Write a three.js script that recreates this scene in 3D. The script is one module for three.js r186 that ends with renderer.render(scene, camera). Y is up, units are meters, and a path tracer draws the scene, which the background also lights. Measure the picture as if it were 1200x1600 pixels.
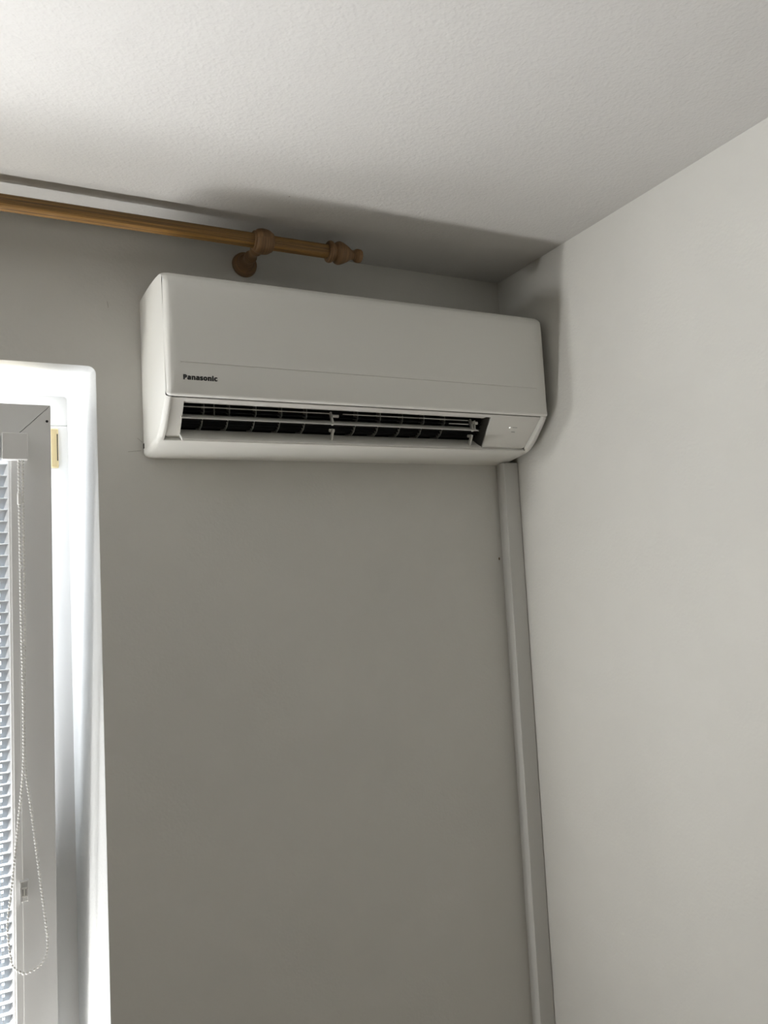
import * as THREE from 'three';
import { RectAreaLightUniformsLib } from 'three/addons/lights/RectAreaLightUniformsLib.js';
import { mergeGeometries, mergeVertices, toCreasedNormals } from 'three/addons/utils/BufferGeometryUtils.js';
import { RoundedBoxGeometry } from 'three/addons/geometries/RoundedBoxGeometry.js';
import { FontLoader } from 'three/addons/loaders/FontLoader.js';
import { TextGeometry } from 'three/addons/geometries/TextGeometry.js';

// ------------------------------------------------------------------ camera, daylight, exposure
const H = 2.55;                                   // ceiling height
const scene = new THREE.Scene();
const camera = new THREE.PerspectiveCamera(66.05, 0.75, 0.05, 60);
camera.position.set(-1.0558, H - 0.6578, 1.4397);
camera.rotation.set(0.0825, -0.4704, -0.0529, 'YXZ');
scene.add(camera);

const renderer = new THREE.WebGLRenderer({ antialias: true });
renderer.toneMapping = THREE.LinearToneMapping;
renderer.toneMappingExposure = 1.13;
renderer.shadowMap.enabled = true;

scene.background = new THREE.Color().setRGB(2.2, 2.4, 2.7);
RectAreaLightUniformsLib.init();
function daylight(name, color, intensity, w, h, at, to) {
  const l = new THREE.RectAreaLight(color, intensity, w, h);
  l.name = name; l.position.set(...at); l.lookAt(...to); scene.add(l);
  return l;
}
// sunlit balcony floor outside: its light rises between the slats and through the gap round the tilted sash
daylight('balcony_daylight', new THREE.Color().setRGB(0.99, 0.99, 1), 29, 3.0, 1.0, [-2.2, 0.30, -0.85], [-2.2, 1.3, -0.6]);
// sun that falls through the slats on the white window sill and is thrown upwards
daylight('sill_daylight', new THREE.Color().setRGB(1, 0.99, 0.965), 36, 2.9, 0.09, [-2.4, 0.806, -0.064], [-2.4, 2.5, -0.064]);
// sun on the top edge of the tilted sash
daylight('sash_top_daylight', new THREE.Color().setRGB(1, 0.87, 0.64), 4, 0.74, 0.036, [-1.35, H - 0.319, -0.034], [-1.35, H, -0.034]);
// daylight that comes in slantwise at the far upper corner of the window, along the reveal
{
  const l = daylight('slanting_daylight', new THREE.Color().setRGB(1, 1, 0.985), 680, 0.19, 0.085, [-3.98, H - 0.362, -0.068], [0, H - 0.362, -0.068]);
  const z = new THREE.Vector3(-1, 0, 0), x = new THREE.Vector3(0, 0.78, 0.62).normalize();
  l.quaternion.setFromRotationMatrix(new THREE.Matrix4().makeBasis(x, z.clone().cross(x), z));
}

// ------------------------------------------------------------------ helpers
let seed = 7;
const rnd = () => { seed = (seed * 1664525 + 1013904223) >>> 0; return seed / 4294967296; };
const V = (x, y, z) => new THREE.Vector3(x, y, z);
const used = new Set();
function unique(name) {
  if (!used.has(name)) { used.add(name); return name; }
  for (let k = 1; ; k++) { const n = `${name}_${String(k).padStart(3, '0')}`; if (!used.has(n)) { used.add(n); return n; } }
}
function mesh(name, geometry, material, parent) {
  const m = new THREE.Mesh(geometry, material);
  m.name = parent ? name : unique(name);
  m.castShadow = m.receiveShadow = true;
  (parent || scene).add(m);
  return m;
}
function thing(name, label, category, at, group) {
  const g = new THREE.Group();
  g.name = unique(name); g.position.set(...at); g.userData = { label, category };
  if (group) g.userData.group = group;
  scene.add(g);
  return g;
}
function structure(o, label) { o.userData.kind = 'structure'; if (label) o.userData.label = label; return o; }
// box projection, uv in metres
function metreUV(g) {
  if (g.index) g = g.toNonIndexed();
  if (!g.attributes.normal) g.computeVertexNormals();
  const p = g.attributes.position, n = g.attributes.normal, uv = new Float32Array(p.count * 2);
  for (let i = 0; i < p.count; i++) {
    const ax = Math.abs(n.getX(i)), ay = Math.abs(n.getY(i)), az = Math.abs(n.getZ(i));
    const x = p.getX(i), y = p.getY(i), z = p.getZ(i);
    if (az >= ax && az >= ay) { uv[2 * i] = x; uv[2 * i + 1] = y; }
    else if (ax >= ay) { uv[2 * i] = z; uv[2 * i + 1] = y; }
    else { uv[2 * i] = x; uv[2 * i + 1] = z; }
  }
  g.setAttribute('uv', new THREE.BufferAttribute(uv, 2));
  return g;
}
function plain(g) {                                // position + normal only, so that geometries can be merged
  if (g.index) g = g.toNonIndexed();
  if (!g.attributes.normal) g.computeVertexNormals();
  for (const k of Object.keys(g.attributes)) if (k !== 'position' && k !== 'normal') g.deleteAttribute(k);
  return g;
}
const merged = (list) => metreUV(mergeGeometries(list.map(plain)));
function box(x0, x1, y0, y1, z0, z1, r = 0) {
  const w = x1 - x0, h = y1 - y0, d = z1 - z0;
  const g = r > 0 ? new RoundedBoxGeometry(w, h, d, 2, Math.min(r, w / 2.01, h / 2.01, d / 2.01)) : new THREE.BoxGeometry(w, h, d);
  g.translate((x0 + x1) / 2, (y0 + y1) / 2, (z0 + z1) / 2);
  return g;
}
// surface through rings of points (each ring an array of [x, y, z]), smoothed below the crease angle
function skin(rings, crease = 0.6, closed = false) {
  const n = rings[0].length, pos = [], idx = [];
  for (const r of rings) for (const p of r) pos.push(...p);
  const m = closed ? n : n - 1;
  for (let j = 0; j + 1 < rings.length; j++) for (let i = 0; i < m; i++) {
    const a = j * n + i, b = j * n + (i + 1) % n, c = a + n, d = b + n;
    idx.push(a, c, b, b, c, d);
  }
  const g = new THREE.BufferGeometry();
  g.setAttribute('position', new THREE.Float32BufferAttribute(pos, 3)); g.setIndex(idx);
  return toCreasedNormals(g.toNonIndexed(), crease);
}
// flat polygon from 3-D points that lie in one plane; the plane is spanned by two of the axes
function polygon(points, ax, ay) {
  const flat = points.map((p) => new THREE.Vector2(p[ax], p[ay]));
  const tris = THREE.ShapeUtils.triangulateShape(flat, []), pos = [];
  for (const t of tris) for (const k of t) pos.push(...points[k]);
  const g = new THREE.BufferGeometry();
  g.setAttribute('position', new THREE.Float32BufferAttribute(pos, 3));
  g.computeVertexNormals();
  return g;
}

// ------------------------------------------------------------------ computed textures
function noiseField(n, cells, power = 1) {         // tileable value noise
  const out = new Float32Array(n * n);
  for (const [c, w] of cells) {
    const g = Float32Array.from({ length: c * c }, () => rnd());
    for (let y = 0; y < n; y++) for (let x = 0; x < n; x++) {
      const fx = x / n * c, fy = y / n * c, ix = Math.floor(fx), iy = Math.floor(fy);
      let tx = fx - ix, ty = fy - iy; tx = tx * tx * (3 - 2 * tx); ty = ty * ty * (3 - 2 * ty);
      const at = (a, b) => g[(b % c) * c + (a % c)];
      out[y * n + x] += w * ((at(ix, iy) * (1 - tx) + at(ix + 1, iy) * tx) * (1 - ty) + (at(ix, iy + 1) * (1 - tx) + at(ix + 1, iy + 1) * tx) * ty);
    }
  }
  if (power !== 1) for (let i = 0; i < out.length; i++) out[i] = out[i] ** power;
  return out;
}
function dataTexture(n, fn, srgb, metres) {
  const d = new Uint8Array(n * n * 4);
  for (let i = 0; i < n * n; i++) { const c = fn(i); for (let k = 0; k < 3; k++) d[4 * i + k] = Math.max(0, Math.min(255, Math.round(c[k] * 255))); d[4 * i + 3] = 255; }
  const t = new THREE.DataTexture(d, n, n, THREE.RGBAFormat);
  t.wrapS = t.wrapT = THREE.RepeatWrapping; t.magFilter = THREE.LinearFilter; t.minFilter = THREE.LinearMipmapLinearFilter; t.generateMipmaps = true;
  if (srgb) t.colorSpace = THREE.SRGBColorSpace;
  t.repeat.set(1 / metres[0], 1 / metres[1]); t.needsUpdate = true;
  return t;
}
const N = 512;
const peel = noiseField(N, [[96, 0.45], [190, 0.35], [24, 0.2]]);
const peelTex = dataTexture(N, (i) => [peel[i], peel[i], peel[i]], false, [0.42, 0.42]);
const roll = noiseField(N, [[128, 0.5], [230, 0.3], [12, 0.2]]);
const rollTex = dataTexture(N, (i) => [roll[i], roll[i], roll[i]], false, [0.5, 0.5]);
const blotch = noiseField(256, [[5, 0.5], [11, 0.3], [40, 0.2]]);
const tone = (a) => dataTexture(256, (i) => { const v = 1 - a + a * blotch[i]; return [v, v, v]; }, true, [1.7, 1.7]);
const faint = tone(0.035);

const paint = (r, g, b, bump, scale, rough = 0.9) => new THREE.MeshStandardMaterial({ color: new THREE.Color().setRGB(r, g, b), roughness: rough, bumpMap: bump, bumpScale: scale, map: faint });
const M = {
  wall: paint(0.67, 0.66, 0.62, rollTex, 0.0003),
  ceiling: paint(0.61, 0.60, 0.58, peelTex, 0.0007),
  reveal: paint(0.76, 0.775, 0.775, rollTex, 0.0004),
  floor: new THREE.MeshStandardMaterial({ color: new THREE.Color().setRGB(0.46, 0.38, 0.29), roughness: 0.5 }),
  plastic: new THREE.MeshPhysicalMaterial({ color: new THREE.Color().setRGB(0.76, 0.755, 0.715), roughness: 0.42, clearcoat: 0.08, clearcoatRoughness: 0.4 }),
  fascia: new THREE.MeshStandardMaterial({ color: new THREE.Color().setRGB(0.70, 0.69, 0.65), roughness: 0.5 }),
  vane: new THREE.MeshStandardMaterial({ color: new THREE.Color().setRGB(0.42, 0.42, 0.40), roughness: 0.6 }),
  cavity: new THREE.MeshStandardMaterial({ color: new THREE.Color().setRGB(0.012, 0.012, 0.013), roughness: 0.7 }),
  ink: new THREE.MeshStandardMaterial({ color: new THREE.Color().setRGB(0.012, 0.012, 0.013), roughness: 0.5 }),
  greyInk: new THREE.MeshStandardMaterial({ color: new THREE.Color().setRGB(0.30, 0.30, 0.29), roughness: 0.6 }),
  led: new THREE.MeshStandardMaterial({ color: 0xffffff, emissive: 0xffffff, emissiveIntensity: 1.1 }),
  pvc: new THREE.MeshPhysicalMaterial({ color: new THREE.Color().setRGB(0.80, 0.80, 0.79), roughness: 0.35, clearcoat: 0.1 }),
  trunk: new THREE.MeshStandardMaterial({ color: new THREE.Color().setRGB(0.62, 0.615, 0.59), roughness: 0.45 }),
  slat: new THREE.MeshStandardMaterial({ color: new THREE.Color().setRGB(0.60, 0.63, 0.65), roughness: 0.35, metalness: 0.15 }),
  bead: new THREE.MeshStandardMaterial({ color: new THREE.Color().setRGB(0.82, 0.81, 0.78), roughness: 0.4 }),
  metal: new THREE.MeshStandardMaterial({ color: new THREE.Color().setRGB(0.75, 0.62, 0.36), roughness: 0.4, metalness: 0.6 }),
  dark: new THREE.MeshStandardMaterial({ color: new THREE.Color().setRGB(0.03, 0.03, 0.03), roughness: 0.8 }),
  glass: new THREE.MeshPhysicalMaterial({ color: 0xffffff, transmission: 1, thickness: 0, roughness: 0.02, ior: 1.5 }),
};
// wood: grain streaks that run along u
const grainA = noiseField(N, [[8, 0.3], [64, 0.4], [180, 0.3]]);
const woodTex = (r, g, b, depth) => dataTexture(N, (i) => {
  const x = i % N, y = (i / N) | 0;
  const v = grainA[(y * 1 % N) * N + ((x / 3) | 0)];        // stretched ten times along u
  const k = 1 - depth + depth * 1.6 * v;
  return [r * k, g * k, b * k];
}, true, [4.0, 0.1]);
M.wood = new THREE.MeshStandardMaterial({ map: woodTex(0.57, 0.42, 0.20, 0.55), roughness: 0.45 });
M.turned = new THREE.MeshStandardMaterial({ map: woodTex(0.52, 0.39, 0.25, 0.35), roughness: 0.5 });

// ------------------------------------------------------------------ room shell
const RX0 = -4.6, RZ1 = 6.0, T = 0.3;
structure(mesh('floor', metreUV(box(RX0 - T, T, -0.15, 0, -0.35, RZ1 + T)), M.floor));
structure(mesh('ceiling', metreUV(box(RX0 - T, T, H, H + 0.2, -0.35, RZ1 + T)), M.ceiling));
structure(mesh('wall_right', metreUV(box(0, T, 0, H, -0.35, RZ1 + T)), M.wall));
structure(mesh('wall_front', metreUV(box(RX0, 0, 0, H, RZ1, RZ1 + T)), M.wall));

// outline of the window hole: rounded rectangle, counter-clockwise
function holeRing(x0, x1, y0, y1, r, z) {
  const out = [], s = 5;
  for (const [cx, cy, a0] of [[x1 - r, y1 - r, 0], [x0 + r, y1 - r, 90], [x0 + r, y0 + r, 180], [x1 - r, y0 + r, 270]])
    for (let k = 0; k <= s; k++) { const a = (a0 + 90 * k / s) * Math.PI / 180; out.push([cx + r * Math.cos(a), cy + r * Math.sin(a), z]); }
  return out;
}
const WX0 = -4.08, WX1 = -0.8791, WY0 = 0.78, WY1 = H - 0.2603;   // hole at the room face
const FX0 = -4.042, FX1 = -0.917, FY0 = 0.80, FY1 = H - 0.290;    // where the plaster meets the window frame
{
  const s = new THREE.Shape([[RX0 - T, 0], [0, 0], [0, H], [RX0 - T, H]].map((p) => new THREE.Vector2(...p)));
  s.holes.push(new THREE.Path(holeRing(WX0, WX1, WY0, WY1, 0.014, 0).map((p) => new THREE.Vector2(p[0], p[1]))));
  const face = new THREE.ShapeGeometry(s);
  const back = face.clone().translate(0, 0, -0.35);
  const w = (k, z, r) => holeRing(WX0 + (FX0 - WX0) * k, WX1 + (FX1 - WX1) * k, WY0 + (FY0 - WY0) * k, WY1 + (FY1 - WY1) * k, r, z);
  const reveal = skin([w(0, 0, 0.014), w(0.06, -0.0025, 0.012), w(0.16, -0.008, 0.010), w(0.55, -0.055, 0.008), w(1, -0.12, 0.006), w(1, -0.35, 0.006)].map((r) => [...r, r[0]]), 0.5);
  structure(mesh('wall_back', merged([face, back]), M.wall));
  structure(mesh('trim_1', merged([reveal]), M.reveal), 'white painted plaster reveal round the window');
}
structure(mesh('trim_2', merged([box(WX0 - 0.03, WX1 + 0.03, 0.765, 0.803, -0.125, 0.02, 0.006)]), M.pvc), 'white window sill board');
structure(mesh('wall_left', metreUV(box(RX0 - T, RX0, 0, H, -0.35, RZ1 + T)), M.wall));

// ------------------------------------------------------------------ window in the back wall
const TILT = 4.5 * Math.PI / 180, HY = 0.815, HZ = -0.102;        // hinge line of the tilted sash, at its room face
const window1 = new THREE.Group(); window1.name = unique('window_1'); scene.add(window1);
structure(window1, 'white plastic window with its sash tilted inwards, blind hung on it');
{
  const z0 = -0.19, z1 = -0.12, w = 0.055;
  const f = [box(FX0 - 0.01, FX1 + 0.01, FY1 - w, FY1 + 0.01, z0, z1, 0.003), box(FX0 - 0.01, FX1 + 0.01, FY0 - 0.01, FY0 + 0.055, z0, z1, 0.003),
    ...[[FX1 - w, FX1 + 0.01], [FX0 - 0.01, FX0 + w], [-1.79, -1.71], [-2.591, -2.511]].map(([a, b]) => box(a, b, FY0 + 0.0551, FY1 - w - 0.0001, z0, z1, 0.003))];
  mesh('frame', merged(f), M.pvc, window1);
  // strike plate on the frame, seen in the gap beside the sash
  const plate = mesh('strike_plate', merged([box(-0.9475, -0.9335, H - 0.425, H - 0.352, -0.122, -0.1135, 0.002)]), M.metal, window1);
  mesh('slot', merged([box(-0.9362, -0.9345, H - 0.412, H - 0.362, -0.1145, -0.1129)]), M.dark, plate);
}
function sashParts(x0, x1, name, tilt) {            // x0..x1 outer edges; built upright about the hinge line, then tilted
  const g = new THREE.Group(); g.name = name; g.position.set(0, HY, HZ); g.rotation.x = tilt; window1.add(g);
  const h = 1.4032, w = 0.063, d = 0.062, e = 0.0005;
  const rail = (pts) => {                             // mitred bar with a small chamfer at the room face
    const s = new THREE.Shape(pts.map((p) => new THREE.Vector2(...p)));
    const b = new THREE.ExtrudeGeometry(s, { depth: d - 0.0024, bevelEnabled: true, bevelThickness: 0.0012, bevelSize: 0.0012, bevelOffset: -0.0012, bevelSegments: 2 });
    return metreUV(b.translate(0, 0, -d + 0.0012));
  };
  mesh('top_rail', rail([[x0 + e, h], [x0 + w + e, h - w], [x1 - w - e, h - w], [x1 - e, h]]), M.pvc, g);
  mesh('bottom_rail', rail([[x0 + e, 0], [x1 - e, 0], [x1 - w - e, w], [x0 + w + e, w]]), M.pvc, g);
  mesh('side_rail', rail([[x1, e], [x1, h - e], [x1 - w, h - w - e], [x1 - w, w + e]]), M.pvc, g);
  mesh('side_rail', rail([[x0, e], [x0 + w, w + e], [x0 + w, h - w - e], [x0, h - e]]), M.pvc, g);
  // glazing beads: sloped inner edge round the pane
  const X0 = x0 + w, X1 = x1 - w, Y0 = w, Y1 = h - w, b = 0.016;
  const ring = (k, z) => [[X0 + k, Y0 + k, z], [X1 - k, Y0 + k, z], [X1 - k, Y1 - k, z], [X0 + k, Y1 - k, z], [X0 + k, Y0 + k, z]];
  mesh('glazing_bead', metreUV(skin([ring(0, -0.002), ring(0.003, -0.003), ring(b * 0.5, -0.014), ring(b, -0.026), ring(b, -0.045)], 0.3)), M.pvc, g);
  mesh('pane', metreUV(box(X0 + 0.006, X1 - 0.006, Y0 + 0.006, Y1 - 0.006, -0.040, -0.034)), M.glass, g);
  mesh('drain_cap', metreUV(new THREE.CylinderGeometry(0.0022, 0.0022, 0.001, 12).rotateX(Math.PI / 2).translate(x1 - 0.006, h - 0.0275, 0)), M.dark, g);
  return g;
}
const SX1 = -0.9545, SX0 = -1.745;
sashParts(SX0, SX1, 'sash', TILT);
sashParts(-2.546, -1.755, 'sash', 0);

sashParts(-4.006, -2.556, 'sash', 0);

// ------------------------------------------------------------------ air conditioner
const AX = -0.406, AY = H - 0.4236;                 // its rear bottom edge, middle
const ac = thing('air_conditioner', 'white wall-mounted split air conditioner in the corner, louvres open', 'air conditioner', [AX, AY, 0]);
{
  const xL = -0.8007 - AX, xR = -0.8007 + 0.7897 - AX, TAPER = 0.008 / 0.165, RF = 0.0135;
  // side profile, (z, y) from the rear bottom round the front to the rear top
  const curve = (pts, n) => new THREE.SplineCurve(pts.map((p) => new THREE.Vector2(...p))).getPoints(n).map((v) => [v.x, v.y]);
  const bottom = curve([[0, 0.001], [0.035, 0.006], [0.07, 0.0105], [0.088, 0.0138], [0.097, 0.017]], 14);
  const slope = curve([[0.097, 0.017], [0.107, 0.0215], [0.126, 0.0345], [0.146, 0.0535], [0.160, 0.068], [0.168, 0.0772]], 14);
  const front = [...curve([[0.168, 0.0772], [0.1718, 0.0788], [0.1738, 0.082], [0.1745, 0.088]], 5),
    [0.1746, 0.11], [0.1747, 0.1266], [0.1747, 0.1270], [0.1735, 0.1332], [0.1747, 0.1338], [0.1747, 0.16], [0.1747, 0.2], [0.1746, 0.24],
    ...curve([[0.1744, 0.258], [0.1725, 0.2695], [0.168, 0.2785], [0.161, 0.2848]], 8)];
  const top = curve([[0.161, 0.2848], [0.152, 0.2892], [0.135, 0.2928], [0.10, 0.2955], [0.05, 0.2955], [0, 0.293]], 14);
  // rings of a strip of the profile at the given section of the length
  const flat = (p) => p[1] > 0.1262 && p[1] < 0.134 && p[0] > 0.17;
  const unit = (v) => Math.max(0, Math.min(1, v));
  const radius = ([z, y]) => y < 0.0773 ? 0.006 + (RF - 0.006) * unit((0.097 - z) / 0.06) : y < 0.2 ? 0.006 + (RF - 0.006) * unit((y - 0.0772) / 0.02) : RF;
  function inset(p, q, r) {                         // rounding of the ends: how far a profile point draws in
    const tz = r[0] - q[0], ty = r[1] - q[1], l = Math.hypot(tz, ty) || 1;
    const nz = ty / l, ny = -tz / l;
    const a = ny > 0 ? 0.004 + (RF - 0.004) * Math.max(nz, 0) ** 6 : p[1] < 0.0773 && p[0] > 0.09 ? 0.006 : 0.009 + (RF - 0.009) * Math.max(nz, 0);
    return [-a * Math.max(nz, 0), -a * ny];
  }
  const insets = (pts) => pts.map((p, i) => flat(p) ? [-RF, 0] : inset(p, pts[Math.max(0, i - 1)], pts[Math.min(pts.length - 1, i + 1)]));
  const sections = [];                              // [side, angle] at the ends, x between
  const K = 7;
  for (let k = K; k >= 0; k--) sections.push({ side: -1, a: k / K * Math.PI / 2 });
  for (const x of [-0.7700 - AX, -0.7685 - AX, 0, -0.049 - AX, -0.0475 - AX]) sections.push({ x });
  for (let k = 0; k <= K; k++) sections.push({ side: 1, a: k / K * Math.PI / 2 });
  const all = (pts) => { const I = insets(pts); return sections.map((s) => pts.map((p, i) => place(s, p, I[i]))); };
  function place(s, p, I) {
    let [z, y] = p;
    if (s.x !== undefined) {
      const fade = (s.x > -0.7690 - AX && s.x < -0.0480 - AX) ? 1 : 0;
      if (flat(p) && !fade) z = 0.1747;
      return [s.x, y, z];
    }
    if (flat(p)) z = 0.1747;
    const k = 1 - Math.cos(s.a), zz = z + I[0] * k, yy = y + I[1] * k;
    const edge = TAPER * zz + radius(p) * (1 - Math.sin(s.a));
    return [s.side < 0 ? xL + edge : xR - edge, yy, zz];
  }
  // housing: bottom, top, both ends with the rim beside the outlet
  const shell = [skin(all(bottom), 0.5), skin(all(top), 0.5)];
  const gap = slope.map((p, i) => i === slope.length - 1 ? [p[0] - 0.0006, p[1] - 0.0010] : p);
  const rim = (side) => {
    const I = insets(slope), rr = [];
    for (let k = 0; k <= K; k++) rr.push(gap.map((p, i) => place({ side, a: (K - k) / K * Math.PI / 2 }, p, I[i])));
    const xi = side < 0 ? -0.7835 - AX : -0.0300 - AX;
    const x1 = xi + (side < 0 ? -0.002 : 0.002);
    const nrm = gap.map((p, i) => { const q = gap[Math.max(0, i - 1)], r = gap[Math.min(gap.length - 1, i + 1)], l = Math.hypot(r[0] - q[0], r[1] - q[1]); return [(r[1] - q[1]) / l, -(r[0] - q[0]) / l]; });
    rr.push(gap.map((p) => [x1, p[1], p[0]]));
    rr.push(gap.map((p, i) => [xi - (side < 0 ? 0.0006 : -0.0006), p[1] - nrm[i][1] * 0.0006, p[0] - nrm[i][0] * 0.0006]));
    rr.push(gap.map((p, i) => [xi, p[1] - nrm[i][1] * 0.002, p[0] - nrm[i][0] * 0.002]));
    rr.push(gap.map((p, i) => [xi, p[1] - nrm[i][1] * 0.016, p[0] - nrm[i][0] * 0.016]));
    return skin(rr, 0.7);
  };
  shell.push(rim(-1), rim(1));
  for (const side of [-1, 1]) {                     // end faces, up to the seam of the front panel
    const s = { side, a: Math.PI / 2 };
    const pts = [...all(bottom)[0].slice(0, -1).map((_, i) => place(s, bottom[i], insets(bottom)[i])), ...gap.map((p, i) => place(s, p, insets(slope)[i])), ...top.map((p, i) => place(s, i ? p : [p[0] - 0.0006, p[1]], insets(top)[i]))];
    shell.push(polygon(pts, 2, 1));
  }
  // chin edge turned inwards under the outlet, and the back plate
  const xa = -0.7835 - AX, xb = -0.0300 - AX;
  shell.push(skin([xa, xb].map((x) => [[x, 0.017, 0.097], [x, 0.0185, 0.0965], [x, 0.026, 0.090]]), 0.2));
  shell.push(box(xL + 0.003, xR - 0.003, 0.006, 0.290, 0.0, 0.004));
  mesh('housing', merged(shell), M.plastic, ac);
  mesh('bracket_notch', metreUV(box(xL - 0.0008, xL + 0.003, 0.018, 0.027, 0.001, 0.006)), M.dark, ac);

  // front panel with its long groove
  const panel = [skin(all(front), 0.35)];
  for (const side of [-1, 1]) {
    const I = insets(front), s = { side, a: Math.PI / 2 };
    panel.push(polygon(front.filter((p) => !flat(p)).map((p) => place(s, p, I[front.indexOf(p)])), 2, 1));
  }
  panel.push(skin([xa - 0.004, xb + 0.004].map((x) => [[x, 0.0772, 0.168], [x, 0.0778, 0.1668], [x, 0.0800, 0.1650]]), 0.2));
  const fp = mesh('front_panel', merged(panel), M.plastic, ac);
  const font = await new FontLoader().loadAsync('fonts/droid/droid_sans_bold.typeface.json');
  const t = new TextGeometry('Panasonic', { font, size: 0.0098, depth: 0.0004, curveSegments: 6, bevelEnabled: true, bevelThickness: 0.0001, bevelSize: 0.00045, bevelSegments: 1 });
  t.computeBoundingBox();
  const tw = t.boundingBox.max.x - t.boundingBox.min.x;
  t.translate(-t.boundingBox.min.x, 0, 0); t.scale(0.0565 / tw, 0.0079 / 0.0098, 1); t.translate(-0.7658 - AX, 0.1042, 0.1746);
  mesh('logo', plain(t), M.ink, fp).userData.label = 'black maker name lettering';

  // outlet fascia: flat panel set back under the front panel, (x, v) with v rising from the chin to the panel edge
  const A = [0.1655, 0.0775], B = [0.0965, 0.0190], L = Math.hypot(A[0] - B[0], A[1] - B[1]);
  const dz = (A[0] - B[0]) / L, dy = (A[1] - B[1]) / L;   // direction of v
  const slant = (g) => {                                  // (x, v, out) -> AC axes; out points down and to the room
    const m = new THREE.Matrix4().makeBasis(V(1, 0, 0), V(0, dy, dz), V(0, -dz, dy));
    m.setPosition(0, B[1], B[0]); return g.applyMatrix4(m);
  };
  const X = (x) => x - AX;
  const fs = new THREE.Shape();
  const OL1 = -0.7608, OL0 = -0.757, OR1 = -0.1505, OR0 = -0.1365, V0 = 0, V1 = 0.0785;
  // one arch-shaped piece: left cheek, strip over the outlet, right cheek
  fs.moveTo(X(-0.7831) + 0.012, 0); fs.lineTo(X(OL0), V0); fs.lineTo(X(OL1), V1); fs.lineTo(X(OR1), V1); fs.lineTo(X(OR0), V0);
  fs.lineTo(X(-0.0304) - 0.010, 0); fs.quadraticCurveTo(X(-0.0304), 0, X(-0.0304), 0.012);
  fs.lineTo(X(-0.0304), L - 0.0046); fs.lineTo(X(-0.7831), L - 0.0046);
  fs.lineTo(X(-0.7831), 0.012); fs.quadraticCurveTo(X(-0.7831), 0, X(-0.7831) + 0.012, 0);
  const fg = slant(new THREE.ExtrudeGeometry(fs, { depth: 0.003, bevelEnabled: true, bevelThickness: 0.0008, bevelSize: 0.0008, bevelOffset: -0.0008, bevelSegments: 2 }).translate(0, 0, -0.0074));
  const fascia = mesh('outlet_fascia', metreUV(fg), M.fascia, ac);
  // indicators on the right cheek
  const cheek = (name, x, v, w, h, m, d) => { const o = mesh(name, plain(slant(new RoundedBoxGeometry(w, h, d, 2, Math.min(w, h, d) / 2.2).translate(X(x), v, d * 0.2 - 0.0036))), m, fascia); return o; };
  cheek('indicator_light', -0.0940, 0.0556, 0.0026, 0.0022, M.led, 0.001).userData.label = 'lit white indicator';
  cheek('indicator_mark', -0.0815, 0.0562, 0.0120, 0.0010, M.greyInk, 0.0006);
  cheek('indicator_mark', -0.0803, 0.0446, 0.0090, 0.0011, M.greyInk, 0.0006);

  // air duct behind the outlet
  const duct = [[0.1532, 0.0785], [0.149, 0.088], [0.125, 0.108], [0.085, 0.122], [0.05, 0.118], [0.03, 0.095], [0.03, 0.065], [0.055, 0.036], [0.0905, 0.0255]];
  const x0 = X(-0.7665), x1 = X(-0.130);
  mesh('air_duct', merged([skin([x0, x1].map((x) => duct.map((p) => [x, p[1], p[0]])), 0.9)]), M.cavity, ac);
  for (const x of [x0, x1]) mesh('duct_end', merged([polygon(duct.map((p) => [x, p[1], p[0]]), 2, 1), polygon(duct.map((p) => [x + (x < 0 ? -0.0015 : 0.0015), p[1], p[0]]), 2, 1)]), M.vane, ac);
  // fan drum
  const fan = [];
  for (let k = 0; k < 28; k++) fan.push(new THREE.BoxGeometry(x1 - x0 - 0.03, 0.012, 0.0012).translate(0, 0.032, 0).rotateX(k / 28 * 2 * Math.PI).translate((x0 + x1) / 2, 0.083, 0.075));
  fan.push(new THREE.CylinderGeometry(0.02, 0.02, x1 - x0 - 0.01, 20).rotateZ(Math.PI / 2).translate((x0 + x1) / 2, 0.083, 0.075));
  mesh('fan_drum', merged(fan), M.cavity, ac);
  // light strip just under the top edge of the outlet
  mesh('outlet_lip', merged([box(X(-0.765), X(-0.160), 0.0735, 0.0749, 0.139, 0.150, 0.0005)]), M.fascia, ac);
  // upright vanes
  const vaneShape = new THREE.Shape([[0.05, 0.038], [0.0740, 0.0385], [0.0920, 0.0455], [0.1000, 0.0550], [0.1120, 0.0660], [0.1140, 0.092], [0.05, 0.092]].map((p) => new THREE.Vector2(...p)));
  const vaneGeo = plain(new THREE.ExtrudeGeometry(vaneShape, { depth: 0.0012, bevelEnabled: false }).rotateY(-Math.PI / 2));
  for (const px of [-0.717, -0.672, -0.624, -0.576, -0.528, -0.425, -0.377, -0.329, -0.281, -0.233]) {
    const v = mesh('vane', vaneGeo, M.vane, ac); v.position.x = X(px); 
  }
  mesh('vane_rib', metreUV(box(X(-0.7005), X(-0.6995), 0.060, 0.088, 0.108, 0.114)), M.vane, ac);
  // link bar that turns the vanes
  mesh('link_bar', metreUV(box(X(-0.764), X(-0.490), 0.0690, 0.0705, 0.1275, 0.1300, 0.0004)), M.fascia, ac);
  mesh('link_bar', metreUV(box(X(-0.464), X(-0.190), 0.0690, 0.0705, 0.1275, 0.1300, 0.0004)), M.fascia, ac);
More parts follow.
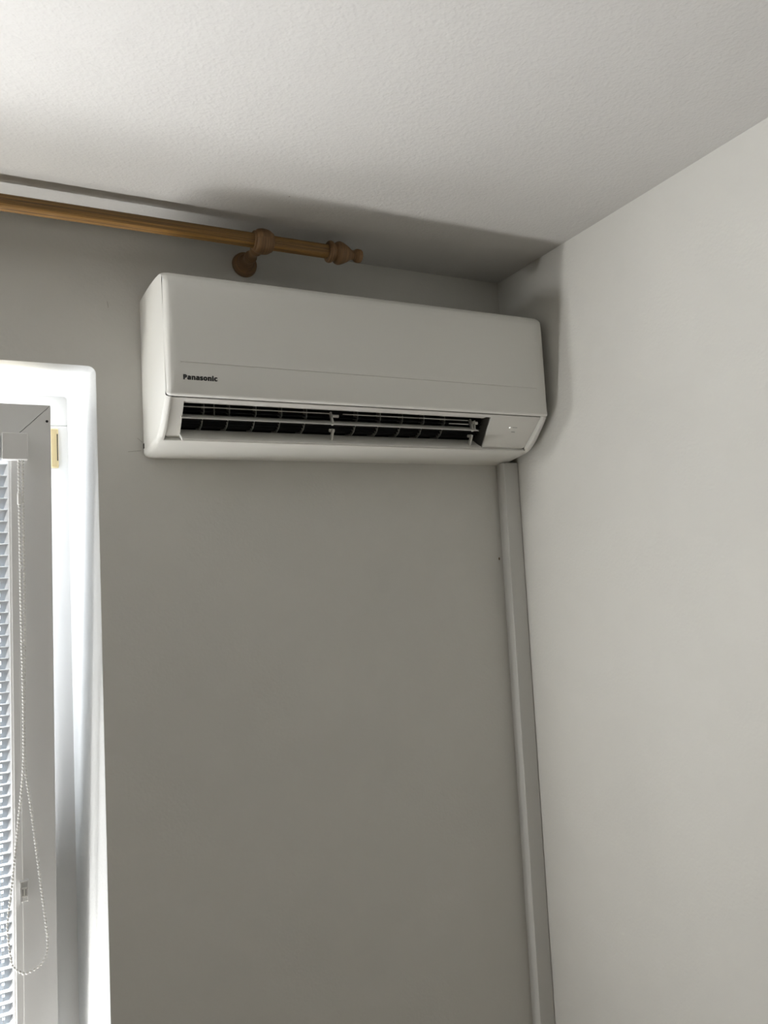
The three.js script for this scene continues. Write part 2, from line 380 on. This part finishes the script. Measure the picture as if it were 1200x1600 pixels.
  // two swinging louvres: curved blades, section in (z, y)
  const blade = (pts, xa, xb, th) => {
    const c = curve(pts, 10), up = [], lo = [];
    c.forEach((p, i) => { const q = c[Math.max(0, i - 1)], r = c[Math.min(c.length - 1, i + 1)], l = Math.hypot(r[0] - q[0], r[1] - q[1]); const n = [-(r[1] - q[1]) / l, (r[0] - q[0]) / l]; const w = th / 2 * Math.min(1, 0.35 + Math.min(i, c.length - 1 - i) * 0.4); up.push([p[0] + n[0] * w, p[1] + n[1] * w]); lo.push([p[0] - n[0] * w, p[1] - n[1] * w]); });
    const s = new THREE.Shape([...up, ...lo.reverse()].map((p) => new THREE.Vector2(...p)));
    return metreUV(new THREE.ExtrudeGeometry(s, { depth: xb - xa, bevelEnabled: false, curveSegments: 4 }).rotateY(-Math.PI / 2).translate(xb, 0, 0));
  };
  const upper = mesh('louvre', blade([[0.086, 0.0655], [0.110, 0.0590], [0.139, 0.0475]], X(-0.762), X(-0.172), 0.0026), M.fascia, ac);
  mesh('end_tab', merged([box(X(-0.2335), X(-0.1885), 0.0615, 0.063, 0.126, 0.1285), box(X(-0.1745), X(-0.173), 0.050, 0.0705, 0.118, 0.130)]), M.fascia, upper);
  const lower = mesh('louvre', blade([[0.078, 0.0400], [0.098, 0.0268], [0.1168, 0.0160]], X(-0.757), X(-0.150), 0.0030), M.fascia, ac);
  mesh('end_rib', metreUV(new THREE.BoxGeometry(0.0016, 0.0045, 0.047).rotateX(0.58).translate(X(-0.758), 0.028, 0.0995)), M.plastic, lower);
  // hinge arms: in the middle and at the right end
  for (const hx of [-0.478, -0.172]) {
    const arm = mesh('hinge_arm', merged([
      new THREE.BoxGeometry(0.0035, 0.026, 0.006).rotateX(0.5).translate(X(hx), 0.033, 0.106),
      new THREE.CylinderGeometry(0.0032, 0.0032, 0.010, 12).rotateZ(Math.PI / 2).translate(X(hx), 0.043, 0.106),
      new THREE.BoxGeometry(0.0035, 0.026, 0.006).rotateX(-0.35).translate(X(hx - 0.006), 0.062, 0.122),
      new THREE.CylinderGeometry(0.0030, 0.0030, 0.012, 12).rotateZ(Math.PI / 2).translate(X(hx), 0.066, 0.126)]), M.fascia, ac);
  }
}

// ------------------------------------------------------------------ trunking in the corner
{
  const t = thing('cable_trunking', 'white plastic cable trunking running down the room corner below the air conditioner', 'trunking', [0, 0, 0]);
  mesh('trunking_base', merged([box(-0.0365, -0.0005, 0.0, AY + 0.004, 0.0005, 0.011)]), M.trunk, t);
  mesh('trunking_cover', merged([box(-0.0385, -0.0005, 0.0, AY + 0.003, 0.0125, 0.0305, 0.0018), box(-0.0372, -0.002, 0.0, AY + 0.003, 0.010, 0.013)]), M.trunk, t);
}

// ------------------------------------------------------------------ small marks on wall and ceiling
{
  const wall = scene.getObjectByName('wall_back'), top = scene.getObjectByName('ceiling');
  const chip = new THREE.IcosahedronGeometry(0.0022, 1).scale(0.9, 1.5, 0.25).translate(-0.0452, H - 0.6305, 0.0002);
  mesh('paint_chip', metreUV(chip), new THREE.MeshStandardMaterial({ color: new THREE.Color().setRGB(0.12, 0.085, 0.05), roughness: 0.9 }), wall);
  const scratch = (a, b) => new THREE.TubeGeometry(new THREE.LineCurve3(V(...a), V(...b)), 1, 0.0003, 4);
  const pencil = new THREE.MeshStandardMaterial({ color: new THREE.Color().setRGB(0.30, 0.285, 0.26), roughness: 0.9 });
  for (const [a, b] of [[[-0.828, H - 0.4115, 0], [-0.8055, H - 0.409, 0]], [[-0.811, H - 0.386, 0], [-0.803, H - 0.394, 0]], [[-0.857, H - 0.140, 0], [-0.8555, H - 0.151, 0]]])
    mesh('pencil_mark', plain(scratch(a, b)), pencil, wall);
  mesh('speck', metreUV(new THREE.IcosahedronGeometry(0.0012, 1).scale(1.4, 0.4, 1).translate(-0.5855, H, 0.2204)), pencil, top);
}

// ------------------------------------------------------------------ curtain rod
{
  const y = H - 0.0382, z = 0.1145;
  const rod = thing('curtain_rod', 'reeded brown wooden curtain rod with turned finial above the window', 'curtain rod', [0, y, z]);
  const xe = -0.474, xs = -4.35;
  // pole with shallow reeds
  const ring = (x) => { const o = []; const n = 96; for (let k = 0; k <= n; k++) { const a = k / n * 2 * Math.PI, r = 0.0132 - 0.0005 * Math.abs(Math.sin(a * 12)) ** 6; o.push([x, r * Math.cos(a), r * Math.sin(a)]); } return o; };
  const pole = skin([ring(xs), ring((xs + xe) / 2), ring(xe)], 0.5);
  const p = pole.attributes.position, uv = new Float32Array(p.count * 2);
  for (let i = 0; i < p.count; i++) { uv[2 * i] = p.getX(i); uv[2 * i + 1] = (Math.atan2(p.getZ(i), p.getY(i)) + Math.PI) * 0.0132; }
  pole.setAttribute('uv', new THREE.BufferAttribute(uv, 2));
  mesh('pole', pole, M.wood, rod);
  const lathe = (pts, n = 40) => {
    const c = new THREE.SplineCurve(pts.map((q) => new THREE.Vector2(...q))).getPoints(pts.length * 5);
    const g = new THREE.LatheGeometry(c.map((v) => new THREE.Vector2(Math.max(v.x, 0), v.y)), n);
    const u = g.attributes.uv; for (let i = 0; i < u.count; i++) u.setXY(i, u.getX(i) * 0.12, g.attributes.position.getY(i));
    return g;
  };
  const fin = [[0.0135, 0], [0.0180, 0.0008], [0.0203, 0.0040], [0.0200, 0.0085], [0.0172, 0.0120], [0.0168, 0.0150], [0.0195, 0.0180], [0.0215, 0.0230], [0.0213, 0.0270], [0.0190, 0.0335], [0.0145, 0.0420], [0.0098, 0.0490], [0.0090, 0.0535], [0.0105, 0.0570], [0.0126, 0.0610], [0.0128, 0.0670], [0.0112, 0.0710], [0.006, 0.0725], [0, 0.0728]];
  const f1 = mesh('finial', lathe(fin), M.turned, rod); f1.rotation.z = -Math.PI / 2; f1.position.x = xe;
  const f2 = mesh('finial', f1.geometry, M.turned, rod); f2.rotation.z = Math.PI / 2; f2.position.x = xs;
  const rose = lathe([[0, 0], [0.0225, 0], [0.0238, 0.003], [0.0232, 0.0075], [0.0195, 0.0105], [0.0175, 0.012], [0.0170, 0.0145], [0.0150, 0.0185], [0.0105, 0.0215], [0.0088, 0.026], [0.0092, 0.030], [0.0115, 0.034], [0.0122, 0.040]]);
  const neck = lathe([[0.0122, 0.040], [0.0115, 0.046], [0.0092, 0.052], [0.0085, 0.060], [0.0098, 0.068], [0.0118, 0.076], [0.0118, 0.084], [0.010, 0.092], [0.0098, 0.098]]);
  const barrel = lathe([[0.0132, -0.0180], [0.0165, -0.0182], [0.0176, -0.0165], [0.0180, -0.0140], [0.0205, -0.0115], [0.0225, -0.005], [0.0228, 0.001], [0.0222, 0.007], [0.0203, 0.0125], [0.0182, 0.0150], [0.0176, 0.0170], [0.0160, 0.0182], [0.0132, 0.0180]]);
  for (const bx of [-0.6005, -2.4, -4.2]) {
    const b = new THREE.Group(); b.name = 'bracket'; b.position.set(bx, 0, 0); rod.add(b);
    const r1 = mesh('rose', rose, M.turned, b); r1.rotation.x = Math.PI / 2; r1.position.z = -z;
    const n1 = mesh('neck', neck, M.turned, b); n1.rotation.x = Math.PI / 2; n1.position.z = -z;
    const b1 = mesh('ring', barrel, M.turned, b); b1.rotation.z = -Math.PI / 2;
  }
}

// ------------------------------------------------------------------ venetian blinds hung on the sashes
function venetianBlind(x0, x1, label, tilt) {   // x0..x1: ends of the slats
  const b = thing('venetian_blind', label, 'blind', [0, HY, HZ], 'venetian blinds on the window sashes');
  b.rotation.x = tilt;
  const PITCH = 0.019, W = 0.0245, SL = 59 * Math.PI / 180, zc = -0.012;
  // curved slat with two slots for the cords
  const xs = [x0, x0 + 0.0135, x0 + 0.0175, x1 - 0.0175, x1 - 0.0135, x1], nv = 6, pos = [];
  const at = (x, k, top) => { const t = k / nv - 0.5, u = t * W, bow = 0.0022 * (1 - 4 * t * t) + (top ? 0.0004 : 0); return [x, u * Math.sin(SL) + bow * Math.cos(SL), u * Math.cos(SL) - bow * Math.sin(SL)]; };
  for (const top of [true, false]) for (let i = 0; i < 5; i++) for (let k = 0; k < nv; k++) {
    if ((i === 1 || i === 3) && (k === 2 || k === 3)) continue;
    const a = at(xs[i], k, top), c = at(xs[i + 1], k, top), d = at(xs[i + 1], k + 1, top), e = at(xs[i], k + 1, top);
    if (top) pos.push(...a, ...c, ...d, ...a, ...d, ...e); else pos.push(...a, ...d, ...c, ...a, ...e, ...d);
  }
  for (const k of [0, nv]) { const a = at(x0, k, true), c = at(x1, k, true), d = at(x1, k, false), e = at(x0, k, false); pos.push(...a, ...c, ...d, ...a, ...d, ...e); }
  const slatGeo = new THREE.BufferGeometry(); slatGeo.setAttribute('position', new THREE.Float32BufferAttribute(pos, 3)); slatGeo.computeVertexNormals();
  const sg = toCreasedNormals(slatGeo, 0.6);
  for (let s = 1.292; s > 0.085; s -= PITCH) { const m = mesh('slat', sg, M.slat, b); m.position.set(0, s, zc); }
  mesh('head_rail', merged([box(x0 - 0.004, x1 - 0.0105, 1.3078, 1.3505, -0.026, 0.0265, 0.002)]), M.pvc, b);
  const caps = [box(x1 - 0.0095, x1 + 0.0300, 1.3072, 1.3518, 0.0002, 0.0300, 0.0022)];
  mesh('end_cap', merged(caps), M.pvc, b);
  mesh('end_cap', merged([box(x0 - 0.024, x0 - 0.0045, 1.3072, 1.3518, 0.0002, 0.0300, 0.0022)]), M.pvc, b);
  mesh('bottom_rail', merged([box(x0, x1, 0.070, 0.082, zc - 0.010, zc + 0.010, 0.002)]), M.pvc, b);
  for (const x of [x0 + 0.0155, x1 - 0.0155]) mesh('ladder_cord', merged([new THREE.CylinderGeometry(0.0005, 0.0005, 1.235, 6).translate(x, 0.695, zc)]), M.bead, b);
  // guide wire and its clip on the sash
  const gx = x1 + 0.0155;
  mesh('guide_wire', merged([new THREE.CylinderGeometry(0.0005, 0.0005, 1.281, 6).translate(gx, 0.666, 0.004)]), M.bead, b);
  const clip = mesh('wire_clip', merged([box(gx - 0.0045, gx + 0.0085, 0.5745, 0.6095, 0.0002, 0.0035, 0.0008), box(gx - 0.0045, gx - 0.0032, 0.5715, 0.6095, 0.0035, 0.0070), box(gx + 0.0072, gx + 0.0085, 0.5745, 0.6095, 0.0035, 0.0070), box(gx - 0.0045, gx + 0.0085, 0.6080, 0.6095, 0.0035, 0.0070)]), M.pvc, b);
  mesh('tension_screw', merged([box(gx - 0.0025, gx + 0.0065, 0.5825, 0.5980, 0.0030, 0.0052, 0.0006)]), M.bead, clip);
  for (const s of [-1, 1]) mesh('screw_slot', merged([box(gx + 0.002 + s * 0.0022 - 0.0007, gx + 0.002 + s * 0.0022 + 0.0007, 0.5850, 0.5955, 0.0050, 0.0055)]), M.greyInk, clip);
  // bead chain loop
  const path = new THREE.CatmullRomCurve3([[0.0220, 1.312, 0.0215], [0.0225, 1.05, 0.0225], [0.0200, 0.817, 0.0235], [0.0285, 0.731, 0.0240], [0.0400, 0.620, 0.0245], [0.0505, 0.518, 0.025], [0.0505, 0.487, 0.025], [0.0430, 0.4690, 0.025], [0.0290, 0.4605, 0.025], [0.0150, 0.4590, 0.025], [-0.0020, 0.4776, 0.025], [-0.0085, 0.541, 0.025], [-0.0020, 0.6015, 0.0245], [0.0088, 0.7033, 0.024], [0.0180, 0.800, 0.0235], [0.0190, 0.90, 0.0235], [0.0175, 1.05, 0.0225], [0.0160, 1.312, 0.0215]].map((p) => V(x1 + p[0] - 0.0005, p[1] + 0.0085 - 0.0145 * (p[1] - 0.46) / 0.85, p[2])), false, 'catmullrom', 0.3);
  const len = path.getLength(), nb = Math.round(len / 0.0058), ball = new THREE.IcosahedronGeometry(0.00215, 1), list = [];
  for (let k = 0; k <= nb; k++) { const q = path.getPointAt(k / nb); list.push(ball.clone().translate(q.x, q.y, q.z)); }
  list.push(new THREE.TubeGeometry(path, 220, 0.0006, 5));
  const chain = mesh('bead_chain', merged(list), M.bead, b); chain.userData = { kind: 'stuff', label: 'white beaded pull chain loop' };
  mesh('chain_joiner', merged([new THREE.CapsuleGeometry(0.0032, 0.015, 4, 10).translate(x1 + 0.0160, 1.243, 0.0226)]), M.bead, b);
  return b;
}
const BX1 = SX1 - 0.0670;
venetianBlind(SX0 + 0.072, BX1, 'white venetian blind on the tilted sash beside the air conditioner, bead chain hanging', TILT);
venetianBlind(-2.474, -1.823, 'white venetian blind on the middle window sash', 0);
venetianBlind(-3.934, -2.624, 'white venetian blind on the window sash farthest from the air conditioner', 0);

renderer.render(scene, camera);
